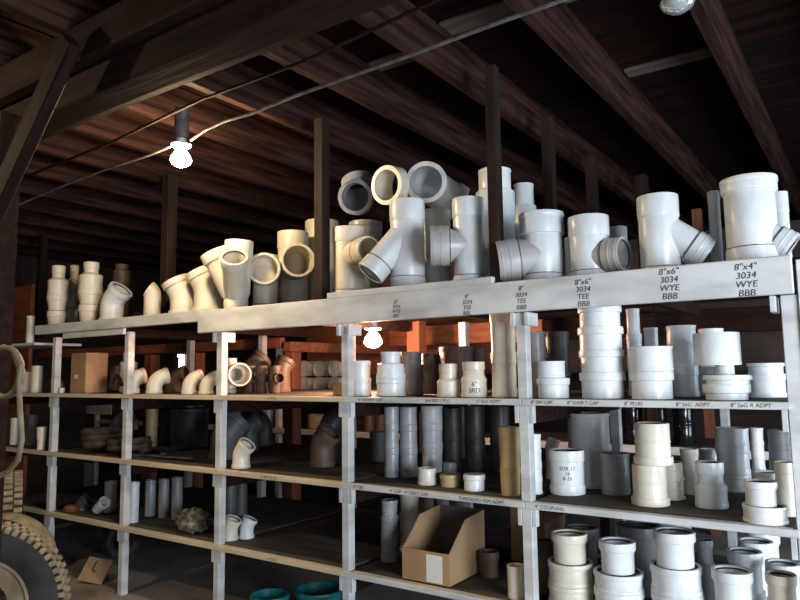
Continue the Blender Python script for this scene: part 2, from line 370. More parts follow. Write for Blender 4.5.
w.node_tree.nodes['Background'].inputs[0].default_value = (.6, .75, 1, 1); w.node_tree.nodes['Background'].inputs[1].default_value = .3
# ceiling joists
JZ0 = 3.264
for i, x in enumerate([1.95, 1.33, .71, .07, -.56, -1.22, -1.86, -2.46, -3.08, -3.68, -4.3, -4.92, -5.54, -6.16, -6.78, -7.4, -8.02, -8.64, -9.26]):
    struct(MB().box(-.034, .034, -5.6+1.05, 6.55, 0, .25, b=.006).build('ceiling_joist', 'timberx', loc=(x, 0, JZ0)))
# girder under the joists nearer than the shelving, and the dark boards along it
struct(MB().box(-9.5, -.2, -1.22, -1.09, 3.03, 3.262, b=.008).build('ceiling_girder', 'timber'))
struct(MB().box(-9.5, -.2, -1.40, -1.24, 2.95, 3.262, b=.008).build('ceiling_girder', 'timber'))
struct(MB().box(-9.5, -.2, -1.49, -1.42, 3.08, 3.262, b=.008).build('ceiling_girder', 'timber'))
for (xa, xb, y, wd, mm) in [(-2.42, -1.9, .12, .13, 'palewood'), (-1.82, -1.26, -.02, .15, 'palewood'), (-1.18, -.6, 1.15, .12, 'palewood'), (-.52, .03, -.45, .14, 'palewood'), (-1.18, -.6, .05, .12, 'palewood')]:
    struct(MB().box(xa, xb, y-wd/2, y+wd/2, ZC-.022, ZC-.001, b=.004).build('ceiling_board', mm))
# dark timber posts standing on the top shelf deck up to the joists, far ones to the floor
TZ = 2.063
def dpost(px, py, y, w_, z0, z1, m='post', d=None):
    q = aty(px, py, y); d = d or w_
    return struct(MB().box(-w_/2, w_/2, -d/2, d/2, 0, z1-z0, b=.005).build('timber_post', m, loc=(q.x, y, z0)))
for px, y, w_ in [(495, .07, .062), (550, .95, .07), (592, 1.9, .075), (322, .1, .075), (170, .3, .09)]:
    dpost(px, 190, y, w_, TZ+.002 if y < 1.2 else 0, JZ0-.002)
dpost(642, 190, 2.7, .09, 0, JZ0-.002); dpost(697, 215, 4.3, .09, 0, JZ0-.002, 'redpost'); dpost(42, 270, .9, .08, TZ+.002, JZ0-.002)  # redder wood on the middle post puts its orange light into the colour
# left foreground column with brace
YC = -1.5
lo, hi = aty(-13, 600, YC), aty(10, 180, YC); dl = (hi-lo)/(hi.z-lo.z); c0 = lo-dl*lo.z; c1 = lo+dl*(2.95-lo.z)
b = MB(); vs = []
for cpt in (c0, c1):
    for dx, dy in ((-.11, -.06), (0, -.06), (0, .05), (-.11, .05)): vs.append((cpt.x+dx, YC+dy, cpt.z))
b.add(vs, [(0, 1, 2, 3), (4, 5, 6, 7), (0, 1, 5, 4), (1, 2, 6, 5), (2, 3, 7, 6), (3, 0, 4, 7)])
struct(b.build('timber_column', 'timber'))
p0 = aty(-8, 215, YC-.06); p1 = aty(72, 40, YC-.06)
dv = (p1-p0); L_ = dv.length; an = math.atan2(dv.z, dv.x)
struct(MB().box(0, L_, -.03, .03, -.06, .06, b=.006).build('timber_brace', 'timber', mx=Matrix.Translation(p0) @ Matrix.Rotation(-an, 4, 'Y')))
# ------------------------------------------------------------------ the white shelving
SZ = {'S2': 1.485, 'S3': .994, 'S4': .504}
PX = [-5.80, -4.747, -3.676, -2.569, -1.437, -.287]
DEP = 1.46
rack = empty('shelving_rack', (-3, 0, 0)); tag(rack, 'long white painted timber shelving rack loaded with pipe fittings', 'shelving')
OFF = Vector((3, 0, 0))
def rk(mb, name, m='paint'): return mb.build(name, m, rack, loc=OFF)
XL = -6.75
for i, x in enumerate(PX+[-6.86]):
    tz = 1.912 if i > 1 else 1.965
    if i == 5:
        rk(MB().box(x-.012, x+.05, .0, .062, 0, tz, b=.003), 'post'); rk(MB().box(x+.052, x+.082, -.012, .10, 0, 2.05, b=.003), 'post')
    else: rk(MB().box(x-.026, x+.026, .0, .055, 0, tz, b=.003), 'post')
    rk(MB().box(x-.03, x+.03, DEP-.06, DEP, 0, 2.0, b=.003), 'post')
    for k, z in SZ.items():
        for s in (-1, 1):
            if i == 5 and s == 1: continue
            xo = x+s*.038 - (.0 if i < 5 else -.012)
            rk(MB().box(xo-.011, xo+.011, .0, .035, z-.118, z-.03, b=.002), 'cleat'); rk(MB().box(xo-.010, xo+.010, .037, DEP-.08, z-.118, z-.026, b=.002), 'bearer', 'timber')
    if i > 1:
        for s in (-1, 1):
            if i == 5 and s == 1: continue
            rk(MB().box(x+s*.038-.011, x+s*.038+.011, -.02, .10, 1.845, 1.911, b=.002), 'cleat')
SH = {}
segs = [XL]+PX
SEGB = {}
for k, z in SZ.items():
    for i in range(6):
        a = segs[i]+(.0 if i else 0); c = segs[i+1]
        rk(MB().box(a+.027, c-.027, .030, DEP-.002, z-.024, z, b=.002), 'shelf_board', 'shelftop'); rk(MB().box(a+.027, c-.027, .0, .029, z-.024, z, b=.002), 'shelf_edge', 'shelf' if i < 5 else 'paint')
        # front lip carries the writing
        SEGB[(k, i)] = rk(MB().box(a+.001, c-.001, -.024, -.001, z-.030, z+.001, b=.003), 'shelf_lip', 'shelf' if i < 4 else 'paint')
TD = [rk(MB().box(-6.05, -3.82, .0, DEP, TZ-.030, TZ, b=.003), 'deck_board', 'timber'), rk(MB().box(-3.81, -.2, .0, DEP, TZ-.030, TZ, b=.003), 'deck_board', 'timber')]
beam = rk(MB().box(-3.84, -.245, -.055, -.021, 1.912, 2.066, b=.004), 'beam')
rk(MB().box(-3.32, -1.62, -.02, .01, 2.062, 2.072, b=.003), 'deck_edge', 'redwood')
rk(MB().box(-2.66, -1.56, -.057, -.02, 2.062, 2.1, b=.004), 'edge_batten')
rk(MB().box(-6.06, -3.85, -.04, -.006, 1.995, 2.075, b=.004), 'beam')
rk(MB().box(-5.62, -4.75, -.03, -.004, 1.945, 1.992, b=.003), 'beam_batten')
for x in (-5.2, -4.2, -3.1, -2.0, -.9):
    rk(MB().box(x-.02, x+.02, .25, DEP-.02, 1.95, TZ-.032, b=.002), 'bearer', 'timber')
# writing on the beam, as it stands there
for (px, py, s, lines) in [(396, 309, .024, '8"\n3034\nWYE\nBBL'), (467, 305, .027, '8"\n3034\nTEE\nBBL'), (521, 298, .029, '8"\n3034\nTEE\nBBB'), (583, 293, .032, '8"x6"\n3034\nTEE\nBBB'), (669, 284, .034, '8"x6"\n3034\nWYE\nBBB'), (746, 280, .034, '8"x4"\n3034\nWYE\nBBB')]:
    q = aty(px, py, -.056)
    lettering(lines, s*1.12, beam, Matrix.Translation((q.x, -.0565, q.z)) @ FRONT)
def lip_text(px, py, s, tx, key):
    z = SZ[key[0]]; q = aty(px, py, -.026)
    lettering(tx, s, SEGB[key], Matrix.Translation((q.x, -.0253, z-.0145)) @ FRONT)
for px, tx, i in [(370, '4" 40 DWV  CAP', 4), (437, '6x4 RED CPLG', 4), (488, '6" SxG ADPT', 4)]: lip_text(px, 398, .024, tx, ('S2', i))
for px, tx in [(541, '8" SW CAP'), (582, '8" GASKT CAP'), (633, '8" PLUG'), (692, '8" SxG  ADPT'), (750, '8" SxG R ADPT')]: lip_text(px, 398.5, .023, tx, ('S2', 5))
lip_text(272, 398, .022, '4" 45 EL', ('S2', 3))
lip_text(268, 475, .024, '4" SWT EL 22', ('S3', 3)); lip_text(272, 556, .024, '4" 22 EL', ('S4', 3))
for px, tx in [(358, '4" TEE'), (408, '4" CAP   4" GSKT CAP'), (480, 'THREADED FEM ADPT')]: lip_text(px, 488, .026, tx, ('S3', 4))
lip_text(549, 503, .024, '4" COUPLING', ('S3', 5))
# ------------------------------------------------------------------ second rack across the back aisle
YB = 2.62
rack2 = empty('shelving_rack', (-3, YB, 0)); tag(rack2, 'second white shelving rack standing beyond the lit back aisle', 'shelving')
OF2 = Vector((3, -YB, 0))
def rb(mb, name, m='paint'): return mb.build(name, m, rack2, loc=OF2)
for px in (95, 277, 725):
    q = aty(px, 430, YB); rb(MB().box(q.x-.03, q.x+.03, YB, YB+.06, 0, 2.0, b=.003), 'post')
for z in (.48, 1.0, 1.40):
    rb(MB().box(-9.3, -.4, YB-.022, YB+.96, z-.03, z, b=.003), 'shelf_board', 'palewood'); rb(MB().box(-9.3, -.4, YB-.045, YB-.024, z-.05, z+.012, b=.003), 'shelf_lip')
wa, wb = aty(68, 484, YB-.05), aty(96, 464, YB-.05); rb(MB().box(wa.x, wb.x, YB-.065, YB-.047, wa.z, wb.z, b=.003), 'sign_board', 'paper')  # sign board in a brighter white, its light put into the colour
wa, wb = aty(69, 413, YB-.05), aty(112, 404, YB-.05); rb(MB().box(wa.x, wb.x, YB-.065, YB-.047, wa.z, wb.z, b=.003), 'cross_board')
q = aty(597, 447, YB-.046); lettering('4" C PP', .05, rack2, Matrix.Translation((q.x+3, -.047, .982)) @ FRONT)
# reddish timbers round the back bulb
BX = -4.5
struct(MB().box(BX-.05, BX+.05, 1.5, 3.6, 1.83, 1.925, b=.006).build('back_beam', 'redwood'))
struct(MB().box(-4.555, -4.445, 1.52, 1.64, 0, 1.828, b=.006).build('timber_post', 'redpost'))
struct(MB().box(-9, -4.6, 1.52, 1.58, 1.87, 1.97, b=.006).build('back_beam', 'redwood'))
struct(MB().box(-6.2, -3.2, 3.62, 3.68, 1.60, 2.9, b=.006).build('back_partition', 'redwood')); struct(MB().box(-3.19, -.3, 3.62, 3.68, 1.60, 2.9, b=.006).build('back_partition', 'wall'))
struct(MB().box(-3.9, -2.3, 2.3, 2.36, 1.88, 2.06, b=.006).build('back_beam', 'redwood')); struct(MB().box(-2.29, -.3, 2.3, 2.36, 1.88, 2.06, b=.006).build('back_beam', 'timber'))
for px, z1 in ((417, 3.2), (152, 1.86), (197, 1.86)):
    q = aty(px, 370, 1.58); struct(MB().box(q.x-.06, q.x+.06, 1.52, 1.64, 0, z1, b=.006).build('timber_post', 'redpost'))
struct(MB().box(-9.4, -4.9, 3.7, 3.76, 0, 1.7, b=.006).build('back_partition', 'palewood'))
# ------------------------------------------------------------------ electric fittings
def bulb(name, label, P, glass, hang, box=True):
    e = empty(name, P); P = Vector(P); tag(e, label, 'light bulb')
    MB().lathe([(.0005, -.062), (.03, -.058), (.055, -.042), (.064, -.022), (.056, .004), (.036, .034), (.02, .056), (.0005, .056)], 24).build('bulb_glass', glass, e)
    MB().lathe([(.0005, .052), (.019, .052), (.024, .06), (.055, .066), (.062, .074), (.058, .082), (.03, .088), (.03, .115), (.0005, .115)], 28).build('lamp_holder', 'porcelain', e)
    MB().lathe([(.0005, .117), (.045, .117), (.045, hang), (.0005, hang)], 16).build('junction_box', 'metal', e); return e
PB = aty(181, 157, -.55); bulb('ceiling_light_bulb', 'lit bare bulb in white ceiling holder near left end of rack', PB, 'glow', JZ0-PB.z if JZ0-PB.z > .13 else .16)
PB2 = aty(373, 339, .72); bulb('back_light_bulb', 'glaring bare bulb hanging under the top deck near the fourth post', PB2, 'glowred', .13)
MB().tube([(0, 0, .13), (0, 0, TZ-.031-PB2.z)], .006, 8).build('cord', 'metal', bpy.data.objects['back_light_bulb'])
PB3 = aty(677, -3, -.5); M['unlit'] = mat('clear_bulb_glass', (.5, .55, .6), (.9, .93, .97), .08, (25, 25, 25), metal=.7)
bulb('ceiling_light_bulb', 'unlit clear bulb at the very top between two right joists', PB3, 'unlit', max(JZ0-PB3.z, .2))
ca = MB(); pts = []
for px, py in [(18, 205), (60, 187), (110, 168), (150, 155), (172, 146)]: pts.append(aty(px, py, -.57))
ca.tube(pts, .008, 8); o = ca.build('ceiling_cable', 'metal'); tag(o, 'grey cable running from the far left to the lit ceiling bulb', 'cable')
pts = [aty(px, py, -.57) for px, py in [(191, 140), (205, 130), (225, 121), (250, 114), (300, 94), (400, 59), (500, 22), (580, -6)]]
o = MB().tube(pts, .010, 8).build('ceiling_cable', 'metal'); tag(o, 'grey conduit running from the lit ceiling bulb toward the upper right', 'cable')
pts = [aty(px, py, -.72) for px, py in [(30, 175), (110, 143), (200, 100), (300, 63), (400, 17), (450, -6)]]
o = MB().tube(pts, .009, 8).build('ceiling_cable', 'timber'); tag(o, 'dark upper cable stapled under the joists above the lit bulb', 'cable')
# ------------------------------------------------------------------ top deck: pipe fittings from left to right
G1 = 'stacked fittings at the left end of the top deck'
stack('pipe_coupling', 'cream pvc hub', 'at left end of top deck', 57, TZ, [('taper', 20, 311.5), ('taper', 21.5, 295.5), ('red', 22.5, 266.5, {'r2': 14, 'hn': .45, 'noun': 'narrow necked cream reducer', 'name': 'pipe_reducer'})], y=.16, m='cream', group=G1)
stack('pipe_coupling', 'yellowish slim pvc hub', 'behind the left end pair', 73, TZ, [('taper', 14, 309), ('taper', 14.5, 293), ('red', 14.5, 266, {'r2': 9, 'hn': .5})], y=.36, m='cream', group=G1)
stack('pipe_coupling', 'broad cream pvc hub', 'second from left on top deck', 90, TZ, [('taper', 23, 305.5), ('taper', 25, 290.5), ('red', 26, 263, {'r2': 16, 'hn': .42, 'noun': 'broad cream reducer', 'name': 'pipe_reducer'})], y=.16, m='cream', group=G1)
elbow('pipe_elbow', 'grey white elbow with dark open mouth tipped up on top deck', 109, 26, TZ, y=.17, az=-42, th=42, m='white', a=1.3, Rb=1.3, e=.9)
stack('pipe_coupling', 'dim brown hub', 'behind the tipped up elbow', 121, TZ, [('taper', 17, 292), ('taper', 18, 279), ('red', 19, 265, {'r2': 14})], y=.55, m='brown', group=G1)
elbow('pipe_elbow', 'small dim brown elbow behind the tipped up elbow on top deck', 134, 12, TZ, y=.5, az=-60, th=45, m='brown')
elbow('pipe_elbow', 'cream elbow with a pointed tip on the left of top deck', 150, 19, TZ, y=.15, az=178, th=56, m='cream', a=2.6, Rb=.98, e=.05, hub=1.02)
elbow('pipe_elbow', 'short cream elbow bending left with a taped band on top deck', 181, 28, TZ, y=.17, az=172, th=27, m='cream', a=1.0, Rb=2.2, e=.9, hub=1.12)
elbow('pipe_elbow', 'larger cream elbow leaning left against the double wye', 207, 32, TZ, y=.20, az=172, th=26, m='cream', a=1.3, Rb=1.9, e=.9)
# double wye
p, r = spot(236, 26, TZ, .13, py=300)
p.z += .012; dw = empty('pipe_double_wye', p); tag(dw, 'cream double wye standing on its narrow end with two raised mouths', 'pipe fitting')
hd = zof(240, 243, .13)-TZ; lean = Matrix.Rotation(rad(3), 4, 'Y')
MB().sweep(elbow_rings([(0, r*.8), (0, r*.88), (.08, r*.9), (.12, r*1.04), (hd, r*1.04), (hd, r*.93), (.1, r*.8)], 0, 1, 0), 32).build('body', 'cream', dw, mx=lean)
MB().sweep(elbow_rings([(0, r*.8)]+band(r*.9, 0, .07, 1.06), 0, 1, 0), 32).build('collar', 'cream', dw)
MB().sweep(elbow_rings(band(r*1.04, hd*.72, hd+.002, 1.08), 0, 1, 0), 32).build('collar', 'cream', dw, mx=lean)
for az, ang, mp_, Rp in ((176, 50, (214, 252), 15), (-60, 66, (234, 257), 14)):
    a_ = azim(p, az); a2 = rad(ang); d = Vector((math.cos(a_)*math.sin(a2), math.sin(a_)*math.sin(a2), math.cos(a2)))
    P = aty(mp_[0], mp_[1], .02 if az > 0 else -.05); st_ = p+Vector((0, 0, .09)); d = P-st_; ln = d.length; d.normalize(); hz = .09; rr = Rp*scale_at(P)*.92
    bo = MB().sweep(elbow_rings([(0, rr*.8), (.04, rr*.97), (ln, rr), (ln, rr*.9), (.05, rr*.86)], 0, 1, 0), 32).build('branch', 'cream', dw, mx=Matrix.Translation((0, 0, hz)) @ d.to_track_quat('Z', 'Y').to_matrix().to_4x4())
    MB().sweep(elbow_rings(band(rr, ln-.07, ln+.002, 1.1, .92), 0, 1, 0), 32).build('collar', 'cream', bo)
    MB().sweep(elbow_rings(gasket_rings(rr*1.05, ln), 0, 1, 0), 32, close=True).build('gasket', 'gasket', bo)
tee('pipe_tee', 'low cream tee with round mouth facing the aisle beside the double wye', 265.5, 27, 256, .42, TZ, -92, m='cream', mouth=(264, 268.5), R=17, ym=.27)
tee('pipe_tee', 'tall cream tee with round mouth facing the aisle left of dark post', 293, 32, 233, .70, TZ, -72, m='cream', mouth=(298, 260), R=18, ym=.46)
stack('pipe_coupling', 'dim cream coupling', 'behind the dark post left of centre', 322, TZ, [('bell', 34, 256), ('bell', 34, 222)], y=1.0, m='cream')
tee('pipe_tee', 'cream tee with side mouth turned right just right of dark post', 349, 33, 229, .22, TZ, -22, m='cream', mouth=(369, 250), R=15, ym=.14)
tee('pipe_wye', 'white wye with its branch pointing down to the left', 407, 36, 202, .19, TZ, 198, 'wye', m='white', mouth=(370, 274), R=15.5, ang=140, bands=(.20, .78))
stack('pipe_coupling', 'white coupling', 'between the white wye and the ringed tee', 437, TZ, [('bell', 29, 246), ('bell', 29, 211)], y=.42, m='white')
tee('pipe_tee', 'white tee with ringed shaded mouth turned left beside the front dark post', 468, 33, 200, .17, TZ, 183, m='white', mouth=(431, 246), R=21, bm='greyish')
# fittings lying high on the others
def high(name, label, px, py, w, y, az, tilt, th, m='white', body=1.5, ln=1.2, a=.9):
    """bend lying on top of others, its open mouth (at px, py) toward the aisle"""
    q = aty(px, py, y); r = w/2*scale_at(q); root = empty(name, q); tag(root, label, 'pipe fitting')
    a_ = azim(q, az); t = rad(tilt)
    d = -Vector((math.cos(a_)*math.cos(t), math.sin(a_)*math.cos(t), math.sin(t)))      # from the mouth inward
    mx = d.to_track_quat('Z', 'Y').to_matrix().to_4x4() @ Matrix.Rotation(rad(body), 4, 'Z')
    A = a*r; B = 1.15*r; T = rad(th); LL = A+B*T+ln*r; k = r*.88
    MB().sweep(elbow_rings([(0, k*.88), (0, k), (LL-.003, k), (LL, k*.98), (LL, k*.88), (.003, k*.86)], A, B, T), 30).build('body', m, root, mx=mx)
    MB().sweep(elbow_rings([(0, r*.86), (0, r*.98), (.006, r), (.4*r, r), (.5*r, k*.99)], A, B, T), 30).build('collar', m, root, mx=mx)
    MB().sweep(elbow_rings([(.004, r*.87), (.004, r*.79), (.014, r*.79), (.014, r*.87)], A, B, T), 30, close=True).build('gasket', 'gasket', root, mx=mx)
    MB().sweep(elbow_rings(band(k, LL-.5*r, LL+.002, 1.1, .9), A, B, T), 30).build('collar', m, root, mx=mx)
    return root
stack('pipe_coupling', 'dim coupling', 'under the left high mouth', 366, TZ, [('bell', 34, 243), ('bell', 34, 223)], y=.56, m='grey')
high('pipe_elbow', 'grey elbow lying high with dark mouth, leftmost of three high mouths', 355, 197, 36, .30, -104, -10, 62, 'grey', body=75, ln=.6, a=.7)
high('pipe_elbow', 'cream elbow lying high with its mouth turned left, middle of three', 386, 185, 40, .27, -130, -6, 22, 'cream', body=185, ln=.1, a=.4)
high('pipe_elbow', 'white elbow lying high with wide mouth, rightmost of three high mouths', 426, 182, 42, .50, -98, -8, 70, 'white', body=215, ln=.9, a=.7)
stack('pipe_coupling', 'tall white coupling', 'just behind the front dark post', 495, TZ, [('bell', 40, 193, {'m': 'white'}), ('can', 34, 171)], y=.50, m='white')
stack('pipe_coupling', 'narrow white coupling', 'right of the front dark post', 524, TZ, [('bell', 25, 207), ('can', 21, 185)], y=.78, m='white')
tee('pipe_tee', 'big white tee with shaded ringed mouth turned left above second writing', 541, 43, 215, .19, TZ, 187, m='white', mouth=(498, 262), R=22, bell=True, bands=(.14, .70), ang=96, bm='greyish')
stack('pipe_coupling', 'thin white pipe end', 'between the two big tees', 571, TZ, [('can', 14, 238)], y=.50, m='white')
tee('pipe_tee', 'big white tee with ringed open mouth turned right above third writing', 588, 42, 218, .19, TZ, -28, m='white', mouth=(624, 254), R=19.5, bands=(.14, .68), bm='greyish')
stack('pipe_coupling', 'white coupling', 'behind the ringed open mouth', 616, TZ, [('bell', 22, 228)], y=.55, m='white')
tee('pipe_wye', 'large white wye with branch pointing down to the right', 657, 43, 197.5, .19, TZ, 3, 'wye', m='white', mouth=(707, 255), R=20, ang=126, bands=(.08, .72))
stack('pipe_coupling', 'white pipe end', 'behind the largest wye on its left', 713, TZ, [('can', 13, 192)], y=.40, m='white')
tee('pipe_wye', 'largest white wye with belled top at the right end of deck', 748, 56, 180.5, .19, TZ, -4, 'wye', m='white', mouth=(791, 248), R=19, ang=126, bell=True, bands=(.20, .84))
stack('pipe_coupling', 'white coupling', 'behind the largest wye on its right', 779, TZ, [('bell', 18, 193)], y=.46, m='white')
# ------------------------------------------------------------------ eye-level shelf
z = SZ['S2']
for px, w_, tp, y, wh in [(37.5, 12.5, 366, .1, 'largest of the row beside the leftmost post'), (28, 9, 372, .12, 'middle one left of leftmost post'), (20.5, 8, 369, .07, 'furthest left one on eye level shelf')]:
    stack('pipe_coupling', 'cream pipe length', wh, px, z, [('can', w_, tp)], y=y, m='cream', group='cream pipe lengths left of the leftmost post')
def carton(name, label, x0, x1, y0, y1, z0, h, flaps=False, lab=None):
    e = empty(name, ((x0+x1)/2, (y0+y1)/2, z0+.0012)); tag(e, label, 'box'); a, c = (x1-x0)/2, (y1-y0)/2
    MB().box(-a, a, -c, c, 0, h, b=.004).build('carton', 'card', e)
    MB().box(-a*.98, a*.98, -.025, .025, h, h+.0012).build('packing_tape', 'tan', e)
    if lab: MB().box(lab[0], lab[1], -c-.0015, -c-.0003, lab[2], lab[3]).build('paper_label', 'paper', e)
    return e
bxa, bxb = aty(70, 390, .06), aty(85, 390, .06); bh_ = zof(80, 353, .06)-z
carton('cardboard_box', 'brown cardboard box with a small label on eye level shelf', bxa.x, bxb.x, .06, .26, z, bh_, lab=(-.05, .0, bh_*.36, bh_*.46))
elbow('pipe_elbow', 'rusty iron elbow left of the cardboard box at leftmost post', 60, 12, z, y=.12, az=160, th=80, m='rust', a=.8, Rb=1.2)
stack('pipe_coupling', 'tiny white fitting', 'on eye level shelf beside leftmost post', 62, z, [('cup', 6, 388)], y=.04, m='cream')
o = MB().tube([(-5.14+.16*i/8, .12, z+.02+.12*math.sin(math.pi*(.08+.8*i/8))) for i in range(9)], .017, 10).build('bent_hose', 'dark'); tag(o, 'dark bent hose arching beside the cardboard box', 'hose')
stack('pipe_coupling', 'dim brown pipe drum', 'between the cardboard box and second post', 116, z, [('can', 17, 366)], y=.85, m='brown')
stack('pipe_coupling', 'dim cream coupling', 'behind the second post on eye level shelf', 128, z, [('cup', 22, 374), ('red', 20, 353, {'r2': 12})], y=.5, m='cream')
GE = 'row of bends on the eye level shelf'
for i, (cx, w_, az, m_, lb) in enumerate([(131, 17.5, 15, 'cream', 'cream street bend right beside the second post, leftmost of the row'), (154, 17.5, 15, 'cream', 'cream street bend, second of the row of bends'), (173, 18, -25, 'brown', 'brown bend with dark mouth in the middle of the row'), (189, 16.5, 20, 'cream', 'cream street bend just left of the third post'), (206, 15.5, 20, 'cream', 'cream street bend partly hidden behind the third post')]):
    elbow('pipe_bend', lb, cx, w_, z, y=.10 if i != 2 else .36, az=az, th=78, m=m_, a=.7, Rb=1.45, e=.4, group=GE, hub=1.08)
tee('pipe_tee', 'white tee with round open mouth right of the third post', 230.5, 13, 358.5, .32, z, -42, m='cream', mouth=(240, 374.5), R=12.5, ym=.18, bands=(.12, .84))
GB = 'dim brown fittings right of the third post'
for cx, w_, tp, az, lb in [(250, 11.5, 366, -85, 'dim brown tee with dark mouth, left of three under the big brown bend'), (262, 11.5, 366, -75, 'dim brown tee with dark mouth, middle of three in shade'), (275, 12, 366, -65, 'dim brown tee with dark mouth, right of three beside red post')]:
    tee('pipe_tee', lb, cx, w_, tp, .46, z, az, m='brown', br=.95, bl=1.3, bh=.55, group=GB)
elbow('pipe_elbow', 'large dim brown bend rising behind the three brown tees', 252, 22, z, y=.62, az=20, th=45, m='brown', a=1.6, Rb=1.6, e=.8)
elbow('pipe_elbow', 'slanted dim brown bend against the red back post', 281, 20, z, y=.62, az=30, th=30, m='brown', a=1.8, Rb=1.6, e=.8)
# pipes lying with open ends toward the aisle
GP = 'pale pipe ends lying in two rows'
nm = ['left', 'middle', 'right']
GP_ = 1
for row, (py, pw) in enumerate([(383, 20), (364, 20)]):
    for k, px in enumerate([303, 318.5, 334]):
        q = aty(px, py, YB+.1); r = 8.2*scale_at(q); zz = 1.402+r*1.0 if row == 0 else 1.402+r*3.02
        e = empty('pipe_length', (q.x, YB+.1, zz-r)); tag(e, 'pale pipe lying end on, %s of the %s row by red post' % (nm[k], ['lower', 'upper'][row]), 'pipe', GP)
        mx = Matrix.Translation((0, 0, r)) @ Matrix.Rotation(rad(-90), 4, 'X') @ Matrix.Rotation(rad(-0), 4, 'Z')
        MB().sweep(elbow_rings([(.03, .0005), (.03, r*.86), (0, r*.86), (0, r*.92), (.45, r*.92), (.45, r*.8)], 0, 1, 0), 28).build('body', 'white', e, mx=mx)
        MB().sweep(elbow_rings([(-.002, r*.82), (-.002, r*.98), (.04, r*.98), (.045, r*.9)], 0, 1, 0), 28).build('collar', 'white', e, mx=mx)
carton('wooden_block', 'small brown box left of the fourth post on eye level shelf', -2.80, -2.66, .16, .26, z, .075)
stack('pipe_coupling', 'white reducer', 'right beside the fourth post', 361, z, [('bell', 21, 378), ('cup', 20.5, 361)], y=.13, m='white')
stack('pipe_coupling', 'round white hub', 'two along from the fourth post', 391, z, [('bell', 30, 379), ('cap', 30, 363.5), ('lipcap', 22, 352)], y=.14, m='white')
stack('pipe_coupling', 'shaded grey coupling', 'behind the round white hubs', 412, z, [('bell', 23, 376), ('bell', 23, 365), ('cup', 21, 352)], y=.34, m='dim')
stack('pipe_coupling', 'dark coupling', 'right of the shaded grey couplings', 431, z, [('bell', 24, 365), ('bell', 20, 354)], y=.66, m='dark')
stack('pipe_reducer', 'cream necked reducer', 'with plain foot beside written one', 448, z, [('red', 25, 364, {'r2': 19, 'hn': .48})], y=.13, m='cream')
stack('pipe_reducer', 'cream necked reducer with handwriting', 'in front of a brown drum', 473.5, z, [('red', 28, 362, {'r2': 23, 'hn': .42, 'text': ('6"\nSRD', .034, .28)})], y=.13, m='cream')
stack('storage_drum', 'dark brown drum', 'behind the two necked reducers', 456, z, [('can', 35, 347)], y=.66, m='brown', cat='drum')
stack('storage_drum', 'dim brown drum', 'left of the tall tan pipes at back', 476, z, [('can', 20, 349)], y=.85, m='brown', cat='drum')
stack('pipe_length', 'tall cream pipe hub', 'left of the fifth post', 503.5, z, [('bell', 26, 352.5), ('cup', 26.5, 313.5)], y=.15, m='cream')
stack('pipe_plug', 'dark grey cap', 'hidden right behind fifth post', 537, z, [('cup', 22, 380), ('cup', 22, 364), ('cup', 22, 348), ('cup', 22, 332)], y=.40, m='grey')
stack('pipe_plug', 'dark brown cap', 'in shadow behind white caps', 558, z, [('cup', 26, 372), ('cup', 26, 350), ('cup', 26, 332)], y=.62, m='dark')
stack('pipe_plug', 'white cap', 'right of the fifth post', 553, z, [('lipcap', 35, 378, {}), ('can', 29, 361.5, {'dx': -2})], y=.14, m='white')
stack('pipe_plug', 'broad white cap', 'tallest on right eye level shelf', 602, z, [('lipcap', 48, 372), ('lipcap', 47, 350), ('lipcap', 48, 327), ('lipcap', 46, 306)], y=.20, m='white')
stack('pipe_coupling', 'slim grey coupling', 'behind the tallest white caps', 635, z, [('bell', 16, 360), ('bell', 16, 334), ('can', 14, 309)], y=.52, m='white')
stack('pipe_coupling', 'slim white coupling', 'second behind the tallest white caps', 652, z, [('bell', 15, 360), ('can', 15, 328)], y=.6, m='white')
stack('pipe_coupling', 'wide white plug', 'right of the tallest caps', 651, z, [('lipcap', 47, 371.5), ('can', 47, 347)], y=.18, m='white')
stack('pipe_coupling', 'white coupling', 'behind wide white plugs', 683, z, [('bell', 31, 368), ('bell', 31, 346), ('can', 31, 326)], y=.42, m='white')
stack('pipe_coupling', 'dim grey hub', 'under the broad raised cap', 703, z, [('bell', 40, 367)], y=.58, m='dim')
stack('pipe_coupling', 'white hub', 'behind the broad raised cap', 712, z, [('bell', 26, 352), ('can', 26, 329)], y=.85, m='white')
stack('pipe_flange', 'broad flat white flange', 'under the raised cap', 726, z, [('disc', 50, 384), ('disc', 51, 375, {'dx': 2}), ('can', 20, 365, {'noun': 'short white pipe stub', 'name': 'pipe_stub'}), ('drum', 51, 333, {'dx': -9, 'noun': 'broad white cap', 'name': 'pipe_plug'})], y=.17, m='white')
stack('pipe_coupling', 'white coupling', 'nearest the rightmost post at eye level', 766, z, [('bell', 40, 374), ('lipcap', 40, 363)], y=.44, m='white')
# ------------------------------------------------------------------ second shelf down
z = SZ['S3']
stack('pipe_coupling', 'cream pipe length', 'standing low beside the hose coil', 15, z, [('can', 9, 418)], y=.16, m='cream')
stack('pipe_coupling', 'grey can', 'left of leftmost post on middle shelf', 32, z, [('can', 14, 415)], y=.22, m='dim')
stack('pipe_hub', 'small cream bulbous hub', 'against the leftmost post on middle shelf', 41.5, z, [('bell', 9, 439), ('cup', 11, 427)], y=.05, m='cream')
